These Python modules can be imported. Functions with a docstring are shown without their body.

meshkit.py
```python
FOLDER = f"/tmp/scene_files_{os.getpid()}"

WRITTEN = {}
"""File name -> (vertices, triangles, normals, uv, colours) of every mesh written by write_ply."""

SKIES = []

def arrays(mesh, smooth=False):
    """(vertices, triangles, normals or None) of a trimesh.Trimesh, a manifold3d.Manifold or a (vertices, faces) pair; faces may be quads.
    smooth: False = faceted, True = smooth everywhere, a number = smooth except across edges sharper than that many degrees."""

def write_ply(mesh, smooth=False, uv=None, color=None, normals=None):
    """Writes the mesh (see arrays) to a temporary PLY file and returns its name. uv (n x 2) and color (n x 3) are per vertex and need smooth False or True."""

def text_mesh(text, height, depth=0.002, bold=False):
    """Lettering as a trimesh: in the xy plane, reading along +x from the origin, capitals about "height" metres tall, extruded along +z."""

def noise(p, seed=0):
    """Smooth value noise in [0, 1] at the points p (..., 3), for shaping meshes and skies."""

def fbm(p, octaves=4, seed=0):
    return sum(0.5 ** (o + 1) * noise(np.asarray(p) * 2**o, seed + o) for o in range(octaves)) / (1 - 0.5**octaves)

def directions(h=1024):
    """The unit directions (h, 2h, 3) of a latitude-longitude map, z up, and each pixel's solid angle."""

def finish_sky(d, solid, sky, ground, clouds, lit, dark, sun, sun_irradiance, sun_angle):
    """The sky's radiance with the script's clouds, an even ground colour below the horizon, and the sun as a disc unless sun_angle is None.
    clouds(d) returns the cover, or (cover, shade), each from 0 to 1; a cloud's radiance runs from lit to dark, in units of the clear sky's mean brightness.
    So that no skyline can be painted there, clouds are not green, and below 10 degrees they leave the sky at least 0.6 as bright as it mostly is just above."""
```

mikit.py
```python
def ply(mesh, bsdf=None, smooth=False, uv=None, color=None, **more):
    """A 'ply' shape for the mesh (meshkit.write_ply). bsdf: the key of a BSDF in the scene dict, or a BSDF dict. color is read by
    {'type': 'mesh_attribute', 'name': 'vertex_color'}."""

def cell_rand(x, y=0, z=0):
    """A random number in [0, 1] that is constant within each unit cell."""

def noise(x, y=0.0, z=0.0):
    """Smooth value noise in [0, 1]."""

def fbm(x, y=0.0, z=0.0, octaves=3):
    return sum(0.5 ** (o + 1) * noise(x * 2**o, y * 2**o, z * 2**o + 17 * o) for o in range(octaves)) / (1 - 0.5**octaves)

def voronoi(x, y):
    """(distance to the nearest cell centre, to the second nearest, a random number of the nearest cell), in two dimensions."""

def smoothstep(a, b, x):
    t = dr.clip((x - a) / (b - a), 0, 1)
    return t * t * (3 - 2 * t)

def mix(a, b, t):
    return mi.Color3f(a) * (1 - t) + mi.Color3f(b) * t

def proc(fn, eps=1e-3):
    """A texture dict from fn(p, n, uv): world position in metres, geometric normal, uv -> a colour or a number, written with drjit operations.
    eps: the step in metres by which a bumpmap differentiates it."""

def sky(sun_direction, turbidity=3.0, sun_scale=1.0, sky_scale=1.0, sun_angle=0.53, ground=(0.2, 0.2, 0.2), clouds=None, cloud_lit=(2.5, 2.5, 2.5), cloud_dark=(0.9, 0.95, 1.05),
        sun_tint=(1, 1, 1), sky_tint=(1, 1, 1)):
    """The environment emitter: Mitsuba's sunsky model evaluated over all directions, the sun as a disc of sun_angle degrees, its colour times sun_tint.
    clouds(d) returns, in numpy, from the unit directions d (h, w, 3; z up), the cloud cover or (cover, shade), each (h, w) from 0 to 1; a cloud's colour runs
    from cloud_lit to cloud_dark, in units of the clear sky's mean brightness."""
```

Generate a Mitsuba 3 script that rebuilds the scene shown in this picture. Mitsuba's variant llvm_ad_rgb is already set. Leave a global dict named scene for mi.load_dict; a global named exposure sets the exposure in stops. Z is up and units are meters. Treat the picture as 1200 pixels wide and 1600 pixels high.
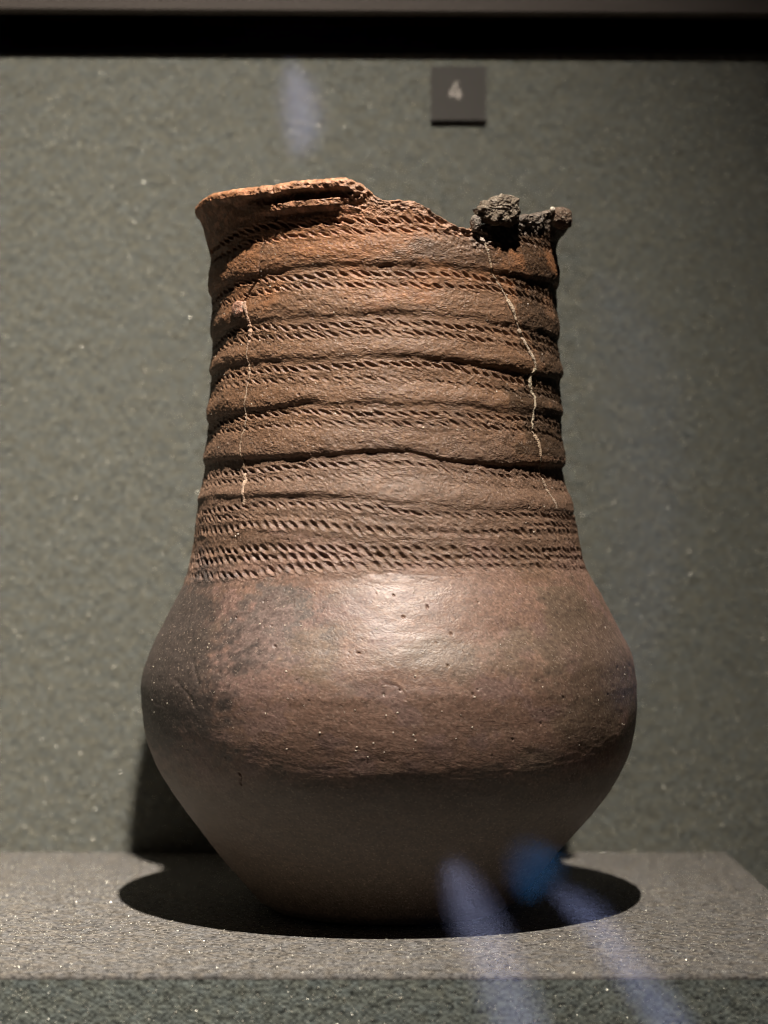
import math
import numpy as np
import trimesh
import drjit as dr
import mitsuba as mi
import mikit
import meshkit
from scipy.interpolate import PchipInterpolator
from scipy.ndimage import gaussian_filter1d

T = mi.ScalarTransform4f
scene, labels = {}, {}
rng = np.random.default_rng(7)

# ------------------------------------------------------------------ camera, lamp, exposure
EYE = (-0.002, -1.0, 0.1635)
PITCH = math.atan(60 / 3400)
scene['camera'] = {
    'type': 'thinlens', 'fov_axis': 'x', 'fov': 2 * math.degrees(math.atan(600 / 3400)),
    'aperture_radius': 0.0055, 'focus_distance': 0.925, 'near_clip': 0.02, 'far_clip': 20.0,
    'to_world': T().look_at(origin=list(EYE), target=[EYE[0], EYE[1] + math.cos(PITCH), EYE[2] + math.sin(PITCH)], up=[0, 0, 1]),
}
exposure = -0.17
LAMP = np.array([0.043, -0.49, 1.07])          # one halogen spot, above and in front of the vessel
AIM = np.array([-0.25, 0.0, 0.0])
LAMP_RADIANCE = (37800, 34200, 30300)
SNOOT = 0.030
axis = (AIM - LAMP) / np.linalg.norm(AIM - LAMP)
scene['spot_lamp__bulb'] = {
    'type': 'disk', 'to_world': T().look_at(origin=LAMP.tolist(), target=AIM.tolist(), up=[0, 1, 0]).scale(0.0105),
    'bsdf': {'type': 'diffuse', 'reflectance': {'type': 'rgb', 'value': [0.5, 0.5, 0.5]}},
    'emitter': {'type': 'area', 'radiance': {'type': 'rgb', 'value': list(LAMP_RADIANCE)}},
}
labels['spot_lamp'] = {'label': 'black halogen spot lamp above and in front of the vessel', 'category': 'lamp'}


# ------------------------------------------------------------------ helpers
def rgb(*c):
    return {'type': 'rgb', 'value': list(c)}


def smooth(a, b, x):
    t = np.clip((x - a) / (b - a), 0, 1)
    return t * t * (3 - 2 * t)


def fbm3(p, scale, octaves=3, seed=0):
    return meshkit.fbm(np.asarray(p) / scale + 100.0, octaves, seed)


def put(key, v, f, n=None, color=None, bsdf=None):
    path = meshkit.write_ply((v, f), False, None, color, n)
    scene[key] = {'type': 'ply', 'filename': path, 'face_normals': n is None, 'bsdf': {'type': 'ref', 'id': bsdf}}


def vertex_normals(v, f):
    return meshkit.arrays((v, f), True)[2]


def box(x0, x1, y0, y1, z0, z1):
    return trimesh.creation.box(extents=(x1 - x0, y1 - y0, z1 - z0), transform=trimesh.transformations.translation_matrix([(x0 + x1) / 2, (y0 + y1) / 2, (z0 + z1) / 2]))


# ------------------------------------------------------------------ materials
def granules(base, spread):
    def fn(p, n, uv):
        a = mikit.noise(p.x * 900, p.y * 900, p.z * 900)
        b = mikit.noise(p.x * 430 + 9, p.y * 430, p.z * 430)
        c = mikit.fbm(p.x * 60, p.y * 60, p.z * 60 + 5, 2)
        k = 1 + spread * (1.6 * (a - 0.5) + 0.55 * (b - 0.5) + 0.08 * (c - 0.5))
        tint = mikit.noise(p.x * 300 + 40, p.y * 300, p.z * 300)
        return mi.Color3f(base[0] * k * (1 + 0.10 * (tint - 0.5)), base[1] * k, base[2] * k * (1 - 0.16 * (tint - 0.5)))
    return mikit.proc(fn)


def grit(p, n, uv):
    return mikit.fbm(p.x * 1100, p.y * 1100, p.z * 1100, 2)


def board(base, spread):
    return {'type': 'bumpmap', 'arbitrary': mikit.proc(grit, 2e-4), 'scale': 0.00022,
            'nested': {'type': 'principled', 'base_color': granules(base, spread), 'roughness': 0.75, 'specular': 0.35}}


scene['mat_wall'] = board((0.162, 0.167, 0.142), 0.8)
scene['mat_shelf'] = board((0.126, 0.118, 0.107), 0.9)
scene['mat_front'] = board((0.190, 0.212, 0.190), 0.9)
scene['mat_glitter'] = {'type': 'principled', 'base_color': rgb(0.80, 0.77, 0.66), 'metallic': 0.35, 'roughness': 0.38}
scene['mat_fascia'] = {'type': 'principled', 'base_color': rgb(0.075, 0.062, 0.053), 'roughness': 0.7}
scene['mat_black'] = {'type': 'twosided', 'nested': {'type': 'principled', 'base_color': rgb(0.012, 0.013, 0.016), 'roughness': 0.6}}
scene['mat_gallery'] = {'type': 'diffuse', 'reflectance': rgb(0.03, 0.03, 0.035)}
scene['mat_tag'] = {'type': 'principled', 'base_color': rgb(0.062, 0.057, 0.050), 'roughness': 0.6}
scene['mat_digit'] = {'type': 'principled', 'base_color': rgb(0.50, 0.455, 0.41), 'roughness': 0.6}
scene['mat_blue'] = {'type': 'diffuse', 'reflectance': rgb(0.3, 0.3, 0.4)}


def clay_grain(p, n, uv):
    return 0.5 * mikit.fbm(p.x * 1250, p.y * 1250, p.z * 1250, 2) + 0.5 * mikit.noise(p.x * 2300, p.y * 2300, p.z * 2300)


def clay_rough(lo, hi):
    def fn(p, n, uv):
        return lo + (hi - lo) * mikit.fbm(p.x * 160, p.y * 160, p.z * 320, 3)
    return mikit.proc(fn)


def clay(lo, hi, bump, spec):
    return {'type': 'bumpmap', 'arbitrary': mikit.proc(clay_grain, 1.0e-4), 'scale': bump,
            'nested': {'type': 'principled', 'base_color': {'type': 'mesh_attribute', 'name': 'vertex_color'},
                       'roughness': clay_rough(lo, hi), 'specular': spec}}


scene['mat_neck'] = clay(0.50, 0.72, 0.00045, 0.75)
scene['mat_belly'] = clay(0.42, 0.60, 0.00017, 0.95)
scene['mat_crust'] = clay(0.65, 0.95, 0.0011, 0.35)
scene['mat_plaster'] = clay(0.75, 0.95, 0.0008, 0.30)

# ------------------------------------------------------------------ display case: back wall, shelf, side wall, fascia, glass
WALL_Y, SIDE_X, FRONT_Y = 0.183, 0.184, -0.158
WALL_TOP = 0.4345


def struct(key, mesh, bsdf, **more):
    scene[key] = mikit.ply(mesh, bsdf, **more)
    labels[key] = {'kind': 'structure'}


struct('back_wall', box(-0.75, 0.75, WALL_Y, WALL_Y + 0.018, -0.60, WALL_TOP), 'mat_wall')
labels['back_wall']['label'] = 'grey green granular back wall of the display case'
B = 0.0020                                                     # rounded front edge of the shelf
arc = [(FRONT_Y + B - B * math.sin(t), -B + B * math.cos(t)) for t in np.linspace(0, math.pi / 2, 7)]
prof = [(WALL_Y - 0.001, 0.0)] + arc + [(WALL_Y - 0.001, -B)]
from shapely.geometry import Polygon
sh = trimesh.creation.extrude_polygon(Polygon(prof), 0.75 + SIDE_X - 0.001, engine='earcut')
v = sh.vertices
sh = trimesh.Trimesh(np.stack([-0.75 + v[:, 2], v[:, 0], v[:, 1]], 1), sh.faces, process=False)
struct('shelf', sh, 'mat_shelf', smooth=40)
scene['shelf__front_panel'] = mikit.ply(box(-0.75, SIDE_X - 0.001, FRONT_Y + 0.00005, WALL_Y - 0.001, -0.20, -B - 0.00005), 'mat_front')
labels['shelf']['label'] = 'speckled warm grey shelf that the vessel stands on'
fa = box(-0.75, 0.75, 0.160, 0.172, 0.0, 0.16)
fa.apply_transform(trimesh.transformations.rotation_matrix(math.radians(0.34), [0, 1, 0]))
fa.apply_translation([-0.002, 0, 0.4525])
struct('fascia', fa, 'mat_fascia')
labels['fascia']['label'] = 'brown grey fascia board above the dark gap'
rc = trimesh.util.concatenate([box(-0.75, 0.75, 0.262, 0.27, 0.30, 0.62), box(-0.75, 0.75, 0.1725, 0.2615, 0.600, 0.61)])
struct('ceiling_recess', rc, 'mat_fascia')
labels['ceiling_recess']['label'] = 'recess behind the gap between back wall and fascia'


def glitter(key, n, place, seed, size):
    """tiny mica grains half sunk in the surface, each an octahedron turned its own way"""
    r = np.random.default_rng(seed)
    octv = np.array([[1, 0, 0], [-1, 0, 0], [0, 1, 0], [0, -1, 0], [0, 0, 1], [0, 0, -1]], float)
    octf = np.array([[0, 2, 4], [2, 1, 4], [1, 3, 4], [3, 0, 4], [2, 0, 5], [1, 2, 5], [3, 1, 5], [0, 3, 5]])
    q = r.normal(size=(n, 4))
    q /= np.linalg.norm(q, axis=1, keepdims=True)
    w, x, y, z = q.T
    R = np.stack([1 - 2 * (y * y + z * z), 2 * (x * y - z * w), 2 * (x * z + y * w), 2 * (x * y + z * w), 1 - 2 * (x * x + z * z), 2 * (y * z - x * w),
                  2 * (x * z - y * w), 2 * (y * z + x * w), 1 - 2 * (x * x + y * y)], 1).reshape(n, 3, 3)
    s = size * np.exp(r.normal(0, 0.35, n))
    s3 = s[:, None] * np.stack([np.ones(n), r.uniform(0.6, 1, n), r.uniform(0.35, 0.8, n)], 1)
    vv = np.einsum('nij,nkj->nki', R, octv[None] * s3[:, None, :]) + place(r, n)[:, None, :]
    ff = octf[None] + 6 * np.arange(n)[:, None, None]
    put(key, vv.reshape(-1, 3), ff.reshape(-1, 3), None, None, 'mat_glitter')
    labels[key] = {'kind': 'stuff'}


glitter('back_wall__glitter', 16000, lambda r, n: np.stack([r.uniform(-0.26, 0.26, n), np.full(n, WALL_Y), r.uniform(-0.06, WALL_TOP - 0.001, n)], 1), 11, 0.00042)

def on_shelf(r, n):
    k = r.uniform(size=n) < 0.85
    x = r.uniform(-0.22, SIDE_X, n)
    y = np.where(k, r.uniform(FRONT_Y + B, WALL_Y, n), FRONT_Y + 0.00005)
    z = np.where(k, 0.0, r.uniform(-0.035, -2 * B, n))
    return np.stack([x, y, z], 1)


glitter('shelf__glitter', 16000, on_shelf, 13, 0.00026)

glass = {'type': 'rectangle', 'to_world': T().translate([0, -0.60, 0.45]).rotate([1, 0, 0], 90).scale([0.9, 0.85, 1]), 'bsdf': {'type': 'thindielectric', 'int_ior': 1.5}}
scene['glass_pane'] = glass
labels['glass_pane'] = {'label': 'clear glass front of the display case with faint blue reflections', 'category': 'glass pane'}

# spot lamp housing: a closed tube (snoot) round the bulb, hung from a rail
h = trimesh.creation.annulus(r_min=0.0112, r_max=0.0135, height=SNOOT + 0.03, sections=48)
cap = trimesh.creation.cylinder(radius=0.0135, height=0.004, sections=48)
cap.apply_translation([0, 0, -(SNOOT + 0.03) / 2 - 0.0021])
h = trimesh.util.concatenate([h, cap])
h.apply_translation([0, 0, (SNOOT + 0.03) / 2 - 0.03])
M = np.array(T().look_at(origin=LAMP.tolist(), target=AIM.tolist(), up=[0, 1, 0]).matrix)
h.apply_transform(M)
scene['spot_lamp__housing'] = mikit.ply(h, 'mat_black', smooth=40)
back = LAMP - axis * 0.033
st = trimesh.creation.cylinder(radius=0.004, height=0.13, sections=24)
st.apply_translation([back[0], back[1], back[2] + 0.065])
scene['spot_lamp__stem'] = mikit.ply(st, 'mat_black', smooth=40)
rail = box(-0.6, 0.6, back[1] - 0.012, back[1] + 0.012, back[2] + 0.131, back[2] + 0.15)
scene['lamp_rail'] = mikit.ply(rail, 'mat_black')
labels['lamp_rail'] = {'label': 'black rail that the spot lamp hangs from', 'category': 'rail'}

# ------------------------------------------------------------------ number tag on the back wall
tag = box(0.0235, 0.0537, WALL_Y - 0.0034, WALL_Y - 0.0004, 0.3975, 0.4268)
scene['number_tag__plate'] = mikit.ply(tag, 'mat_tag')
dg = meshkit.text_mesh('4', 0.0092, 0.0004, bold=True)
c = dg.bounds.mean(0)
dg.apply_translation([-c[0], -c[1], 0])
dg.apply_transform(trimesh.transformations.rotation_matrix(math.pi / 2, [1, 0, 0]))
dg.apply_translation([0.0368, WALL_Y - 0.00345, 0.4135])
scene['number_tag__digit'] = mikit.ply(dg, 'mat_digit')
labels['number_tag'] = {'label': 'small dark grey square tag with a pale number 4 on the back wall', 'category': 'number tag'}

# ------------------------------------------------------------------ clay vessel
PROFILE = [(0.0, 49.00, 0.00), (1.0, 53.50, 0.00), (2.5, 56.00, 0.00), (5.0, 59.60, 0.05), (8.0, 62.12, 0.05), (12.0, 65.77, 0.05), (18.0, 70.91, -0.07), (24.0, 75.80, -0.21), (30.0, 80.76, -0.09), (36.0, 85.80, 0.23), (42.0, 90.64, 0.60), (48.0, 95.25, 0.89), (54.0, 99.73, 1.13), (60.0, 103.44, 1.00), (66.0, 106.57, 0.93), (72.0, 109.08, 1.00), (78.0, 110.82, 0.83), (84.0, 112.05, 0.66), (90.0, 112.72, 0.47), (96.0, 113.11, 0.20), (102.0, 113.21, 0.04), (108.0, 112.43, 0.18), (114.0, 111.01, 0.65), (120.0, 108.57, 0.85), (126.0, 105.45, 0.53), (132.0, 102.29, 0.45), (138.0, 99.35, 0.62), (144.0, 96.29, 0.67), (150.0, 93.17, 0.29), (156.0, 90.79, -0.42), (162.0, 89.23, -0.63), (168.0, 88.21, -0.80), (174.0, 87.48, -1.08), (180.0, 86.71, -1.34), (186.0, 85.68, -1.59), (192.0, 84.29, -1.77), (198.0, 83.31, -1.81), (204.0, 82.68, -1.72), (210.0, 82.08, -1.53), (216.0, 81.79, -1.51), (222.0, 81.57, -1.53), (228.0, 81.34, -1.53), (234.0, 81.10, -1.40), (240.0, 80.85, -1.24), (246.0, 80.61, -1.09), (252.0, 80.32, -1.14), (258.0, 80.07, -1.38), (264.0, 79.83, -1.63), (270.0, 79.75, -1.75), (276.0, 79.78, -1.84), (282.0, 79.83, -1.94), (288.0, 79.87, -2.03), (294.0, 79.90, -2.12), (300.0, 79.89, -2.15), (306.0, 79.89, -2.15), (312.0, 79.89, -2.15), (318.0, 79.89, -2.15), (324.0, 79.89, -2.15), (330.0, 79.89, -2.15), (336.0, 79.89, -2.15), (342.0, 79.89, -2.15), (348.0, 79.89, -2.15), (354.0, 79.89, -2.15)]
TOP = [(-75.7, 320.9), (-64.8, 321.5), (-57.5, 321.1), (-43.8, 320.1), (-34.0, 319.8), (-26.9, 320.6), (-18.3, 320.6), (-13.0, 320.8), (-9.3, 320.1), (-5.5, 317.3), (-2.4, 313.2), (-1.4, 311.8), (7.3, 311.6), (11.1, 310.7), (14.5, 307.9), (19.8, 303.6), (24.1, 300.9), (28.5, 300.5), (30.1, 302.6), (37.2, 304.2), (45.6, 306.2), (51.1, 310.4), (58.4, 310.9), (63.7, 313.3), (70.1, 315.1), (78.5, 316.9)]
C1A = [(-77.0, 298.7), (-67.9, 299.3), (-53.6, 301.9), (-40.1, 303.5), (-26.9, 302.8), (-17.3, 302.9), (-12.4, 303.2), (-2.0, 302.9), (4.4, 303.2), (11.1, 303.4), (20.0, 303.3), (38.0, 304.3), (46.2, 304.1), (55.9, 302.6), (70.9, 302.7), (80.5, 302.8)]
C1B = [(-77.1, 293.5), (-64.9, 294.8), (-47.1, 297.8), (-37.2, 297.6), (-32.0, 297.9), (-23.4, 297.9), (-18.3, 298.0), (-12.4, 298.8), (-5.1, 298.9), (3.4, 299.1), (12.9, 299.4), (19.8, 298.4), (29.7, 298.2), (41.2, 299.0), (50.7, 298.7), (62.2, 298.6), (77.0, 299.0)]
G1 = [(-85.4, 279.5), (-68.6, 280.9), (-58.0, 281.8), (-40.4, 282.8), (-32.2, 283.9), (-27.1, 284.3), (-21.4, 284.7), (-10.4, 284.6), (-0.0, 284.2), (14.3, 284.3), (23.3, 283.7), (30.9, 283.2), (37.9, 283.1), (46.0, 283.0), (61.9, 283.2), (79.5, 283.5)]
C2A = [(-77.7, 275.1), (-66.2, 277.9), (-53.6, 280.3), (-41.8, 280.8), (-33.5, 280.2), (-24.3, 280.2), (-17.5, 280.9), (-9.4, 280.8), (-1.6, 280.4), (6.0, 280.7), (18.4, 280.9), (25.7, 280.9), (33.5, 279.9), (42.5, 279.5), (52.6, 278.8), (65.0, 277.8), (77.5, 276.8)]
C2B = [(-78.2, 271.1), (-65.8, 273.0), (-54.2, 274.3), (-41.9, 275.3), (-34.3, 275.9), (-27.2, 276.1), (-20.3, 276.2), (-11.1, 276.3), (-0.7, 275.6), (7.1, 275.9), (14.3, 275.8), (21.9, 276.0), (29.5, 276.3), (41.0, 275.7), (50.5, 274.9), (63.3, 273.5), (76.0, 272.5)]
G2 = [(-80.6, 259.6), (-66.1, 261.4), (-55.2, 262.0), (-42.1, 262.3), (-32.5, 262.5), (-18.8, 262.2), (-8.1, 262.1), (-0.3, 263.4), (4.0, 263.4), (17.1, 262.9), (23.0, 262.4), (30.6, 261.8), (37.4, 260.7), (49.8, 260.0), (61.3, 259.7), (75.7, 258.9)]
C3A = [(-78.7, 255.3), (-66.1, 258.3), (-54.4, 260.2), (-42.1, 260.1), (-32.6, 259.0), (-25.3, 258.7), (-20.5, 258.7), (-13.5, 259.0), (-1.5, 260.4), (6.8, 259.3), (13.9, 259.5), (22.8, 258.6), (31.8, 258.3), (37.2, 257.7), (49.5, 256.6), (67.9, 255.6), (75.2, 254.3)]
C3B = [(-78.4, 251.5), (-66.1, 253.7), (-55.2, 255.3), (-44.5, 255.6), (-35.1, 255.0), (-27.6, 255.0), (-17.3, 255.0), (-6.7, 255.8), (-0.5, 255.5), (6.1, 255.3), (23.9, 254.3), (30.1, 254.1), (36.9, 253.2), (44.8, 252.3), (54.0, 251.8), (67.3, 252.4), (75.4, 250.5)]
G3 = [(-79.6, 243.2), (-65.5, 244.5), (-48.3, 245.1), (-33.7, 244.7), (-17.9, 243.9), (-10.9, 244.5), (-0.1, 245.2), (6.5, 245.7), (12.0, 244.8), (23.6, 243.9), (31.2, 242.6), (44.4, 241.4), (53.6, 240.5), (77.9, 240.7)]
C4A = [(-74.8, 237.5), (-64.9, 240.2), (-48.0, 240.8), (-40.4, 241.1), (-29.1, 240.9), (-21.7, 241.0), (-14.6, 241.3), (-6.7, 242.0), (0.9, 242.2), (9.3, 242.0), (15.4, 241.6), (22.4, 240.8), (32.4, 238.6), (44.4, 236.7), (53.5, 236.0), (66.3, 234.9), (77.4, 233.7)]
C4B = [(-74.5, 232.0), (-64.3, 235.6), (-46.2, 236.8), (-36.0, 236.3), (-27.1, 236.4), (-15.4, 236.2), (-1.0, 235.9), (5.3, 236.2), (15.5, 234.8), (22.4, 234.2), (32.4, 233.6), (43.5, 232.7), (59.1, 232.0), (77.2, 230.2)]
G4 = [(-79.1, 221.7), (-63.1, 223.0), (-49.2, 223.6), (-38.1, 224.1), (-29.9, 225.6), (-24.0, 226.4), (-15.8, 225.0), (-8.0, 224.9), (2.9, 224.3), (11.0, 224.4), (17.7, 224.3), (23.7, 224.2), (36.5, 223.1), (48.5, 223.3), (79.4, 224.6)]
C5A = [(-76.7, 216.9), (-62.9, 220.1), (-52.2, 220.8), (-39.6, 221.7), (-29.9, 222.5), (-18.4, 221.8), (-9.5, 221.1), (-2.8, 221.3), (6.1, 220.8), (12.1, 221.1), (18.9, 221.0), (32.3, 220.2), (40.0, 220.3), (58.6, 220.4), (75.3, 218.5)]
C5B = [(-76.1, 213.7), (-63.2, 216.2), (-51.3, 216.2), (-40.8, 216.5), (-31.7, 216.9), (-21.2, 217.3), (-11.6, 217.3), (-3.0, 217.5), (3.8, 216.7), (22.3, 217.1), (36.3, 216.0), (48.2, 215.8), (58.3, 215.3), (76.7, 212.6)]
G5 = [(-78.8, 202.3), (-60.8, 203.3), (-45.8, 203.1), (-38.7, 203.1), (-26.2, 203.5), (-15.4, 203.8), (-7.7, 205.1), (-0.2, 205.6), (3.9, 205.6), (10.0, 204.6), (17.5, 201.7), (26.3, 201.1), (35.8, 200.3), (47.4, 200.4), (78.8, 201.1)]
C6A = [(-76.1, 195.8), (-64.6, 197.2), (-49.4, 197.4), (-38.3, 197.9), (-31.8, 198.5), (-23.9, 199.4), (-16.8, 199.2), (-8.6, 200.2), (-1.1, 200.4), (7.3, 199.7), (14.9, 198.4), (21.8, 196.6), (30.0, 196.0), (38.4, 195.1), (53.0, 195.6), (75.3, 195.2)]
C6B = [(-76.8, 191.5), (-63.5, 193.2), (-48.9, 193.5), (-43.3, 193.6), (-33.4, 193.9), (-22.4, 194.7), (-12.6, 195.1), (-3.6, 195.6), (7.2, 194.0), (18.6, 192.5), (30.9, 190.8), (45.7, 190.1), (73.4, 189.9)]
G6 = [(-79.8, 185.5), (-61.4, 186.6), (-41.6, 186.3), (-33.4, 186.4), (-23.2, 186.8), (-13.9, 186.2), (-6.1, 185.0), (-0.3, 184.2), (3.0, 183.1), (12.2, 182.4), (18.9, 181.6), (29.7, 180.6), (48.2, 181.0), (58.5, 181.2), (75.4, 179.9)]
C7A = [(-81.7, 180.3), (-68.0, 180.6), (-51.2, 181.6), (-41.3, 182.8), (-33.2, 182.9), (-25.7, 182.8), (-18.8, 182.4), (-11.9, 181.5), (-3.8, 181.0), (1.3, 180.4), (6.6, 179.1), (13.1, 178.0), (17.6, 178.1), (29.4, 178.2), (39.7, 178.0), (56.7, 178.6), (80.9, 177.4)]
C7B = [(-80.8, 176.3), (-67.3, 176.9), (-55.2, 177.8), (-43.1, 178.1), (-36.6, 178.0), (-22.4, 177.6), (-11.2, 176.7), (-0.5, 175.8), (13.7, 174.5), (26.0, 173.8), (39.2, 173.9), (55.9, 174.7), (81.4, 174.2)]
C8 = [(-80.3, 171.6), (-66.6, 172.0), (-51.5, 172.7), (-44.5, 174.5), (-38.9, 174.5), (-28.2, 174.1), (-23.4, 174.3), (-14.9, 173.5), (-8.2, 172.1), (-1.2, 171.8), (11.1, 171.3), (22.8, 170.3), (35.4, 171.1), (51.1, 170.7), (84.9, 171.1)]
C9A = [(-76.5, 161.2), (-64.6, 162.4), (-49.7, 163.2), (-38.5, 164.3), (-30.3, 164.6), (-21.7, 164.3), (-15.4, 164.3), (-8.7, 163.8), (-0.9, 163.8), (4.5, 163.5), (11.3, 163.5), (22.3, 163.5), (34.5, 163.0), (52.6, 163.2), (79.0, 162.9)]
C9B = [(-77.3, 156.9), (-63.3, 158.4), (-53.0, 159.0), (-40.7, 160.2), (-32.3, 160.5), (-20.7, 160.8), (-11.1, 160.8), (-2.3, 161.1), (3.4, 160.6), (12.2, 160.0), (26.7, 160.3), (37.5, 159.9), (53.9, 160.4), (81.3, 159.4)]
C9C = [(-78.4, 151.1), (-65.6, 151.9), (-51.6, 152.7), (-39.1, 153.4), (-31.9, 155.6), (-22.5, 156.5), (-14.7, 156.8), (-7.8, 157.1), (-1.0, 157.6), (5.8, 157.1), (15.1, 156.0), (27.4, 156.2), (40.3, 156.1), (57.5, 155.4), (81.2, 154.5)]
LA = [(-40.1, 297.2), (-41.6, 292.1), (-42.5, 287.5), (-43.2, 283.2)]
LB = [(-34.0, 320.6), (-33.5, 317.2), (-33.0, 313.9), (-33.2, 309.5), (-34.9, 305.1)]
L1 = [(-50.6, 272.4), (-48.7, 266.6), (-48.1, 262.3), (-47.8, 258.1), (-48.5, 254.0), (-48.8, 251.2)]
L2 = [(-48.7, 247.0), (-47.5, 238.6), (-47.9, 234.4)]
L3 = [(-47.9, 229.7), (-48.3, 224.7), (-47.9, 220.5), (-48.4, 216.3)]
L4 = [(-49.2, 214.2), (-49.6, 209.4), (-49.0, 206.6)]
L5 = [(-48.0, 198.2), (-46.9, 194.6), (-46.7, 191.2), (-46.3, 187.0), (-46.1, 182.3)]
R0 = [(30.6, 298.8), (31.8, 297.0), (33.0, 294.9)]
R1 = [(33.4, 293.1), (34.4, 289.3), (35.3, 284.5)]
R2 = [(41.8, 272.5), (42.9, 269.3), (44.0, 266.1), (45.3, 262.6)]
R3 = [(46.3, 260.2), (47.3, 257.5), (49.3, 254.1), (51.0, 250.6), (53.0, 247.5), (53.9, 244.2)]
R4 = [(53.9, 243.6), (52.4, 238.4), (52.4, 234.5)]
R5 = [(53.1, 234.0), (53.8, 229.6), (52.9, 223.6), (52.3, 219.4), (52.2, 216.0)]
R6 = [(52.4, 214.4), (53.7, 211.1), (54.6, 207.2), (54.7, 203.8)]
R7 = [(57.1, 195.5), (58.0, 192.4), (59.3, 188.8)]
R8 = [(59.7, 186.6), (60.4, 183.2), (60.3, 181.5)]
PITS = [(9.0, 140.1), (0.8, 144.9), (22.1, 141.8), (33.9, 91.3), (63.1, 112.4), (54.8, 129.5), (2.2, 106.6), (3.1, 136.0), (14.1, 129.1), (17.6, 104.5), (-33.3, 141.9), (-40.5, 135.0), (-1.1, 104.8), (26.8, 85.4), (56.6, 101.5), (12.3, 116.3), (-7.1, 121.5), (40.3, 101.7), (-26.7, 123.6)]
SPECKS = [(-19.3, 146.1), (34.9, 145.1), (44.3, 129.5), (17.4, 91.1), (13.9, 86.7), (15.0, 96.2), (0.6, 89.4), (18.0, 103.4), (52.4, 99.4), (-7.0, 98.2), (-14.8, 88.8), (-23.3, 108.1), (-26.1, 147.4), (-21.2, 132.1), (-47.6, 99.7), (-57.6, 97.7), (-66.3, 115.7), (-59.3, 120.4), (-12.0, 110.6), (-1.4, 81.2), (-7.0, 83.2), (47.5, 122.6), (4.9, 82.5), (32.0, 124.7), (10.9, 98.1)]
FOLD1 = [(-56.1, 108.9), (-52.3, 106.0), (-48.2, 101.5), (-46.4, 97.1)]
FOLD2 = [(-50.1, 117.0), (-47.6, 111.8), (-45.3, 106.6)]
FOLD3 = [(-35.9, 70.7), (-35.4, 68.8), (-36.2, 66.8), (-36.2, 65.1)]
FOLD4 = [(68.4, 116.9), (70.3, 114.5), (73.8, 111.6)]
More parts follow.
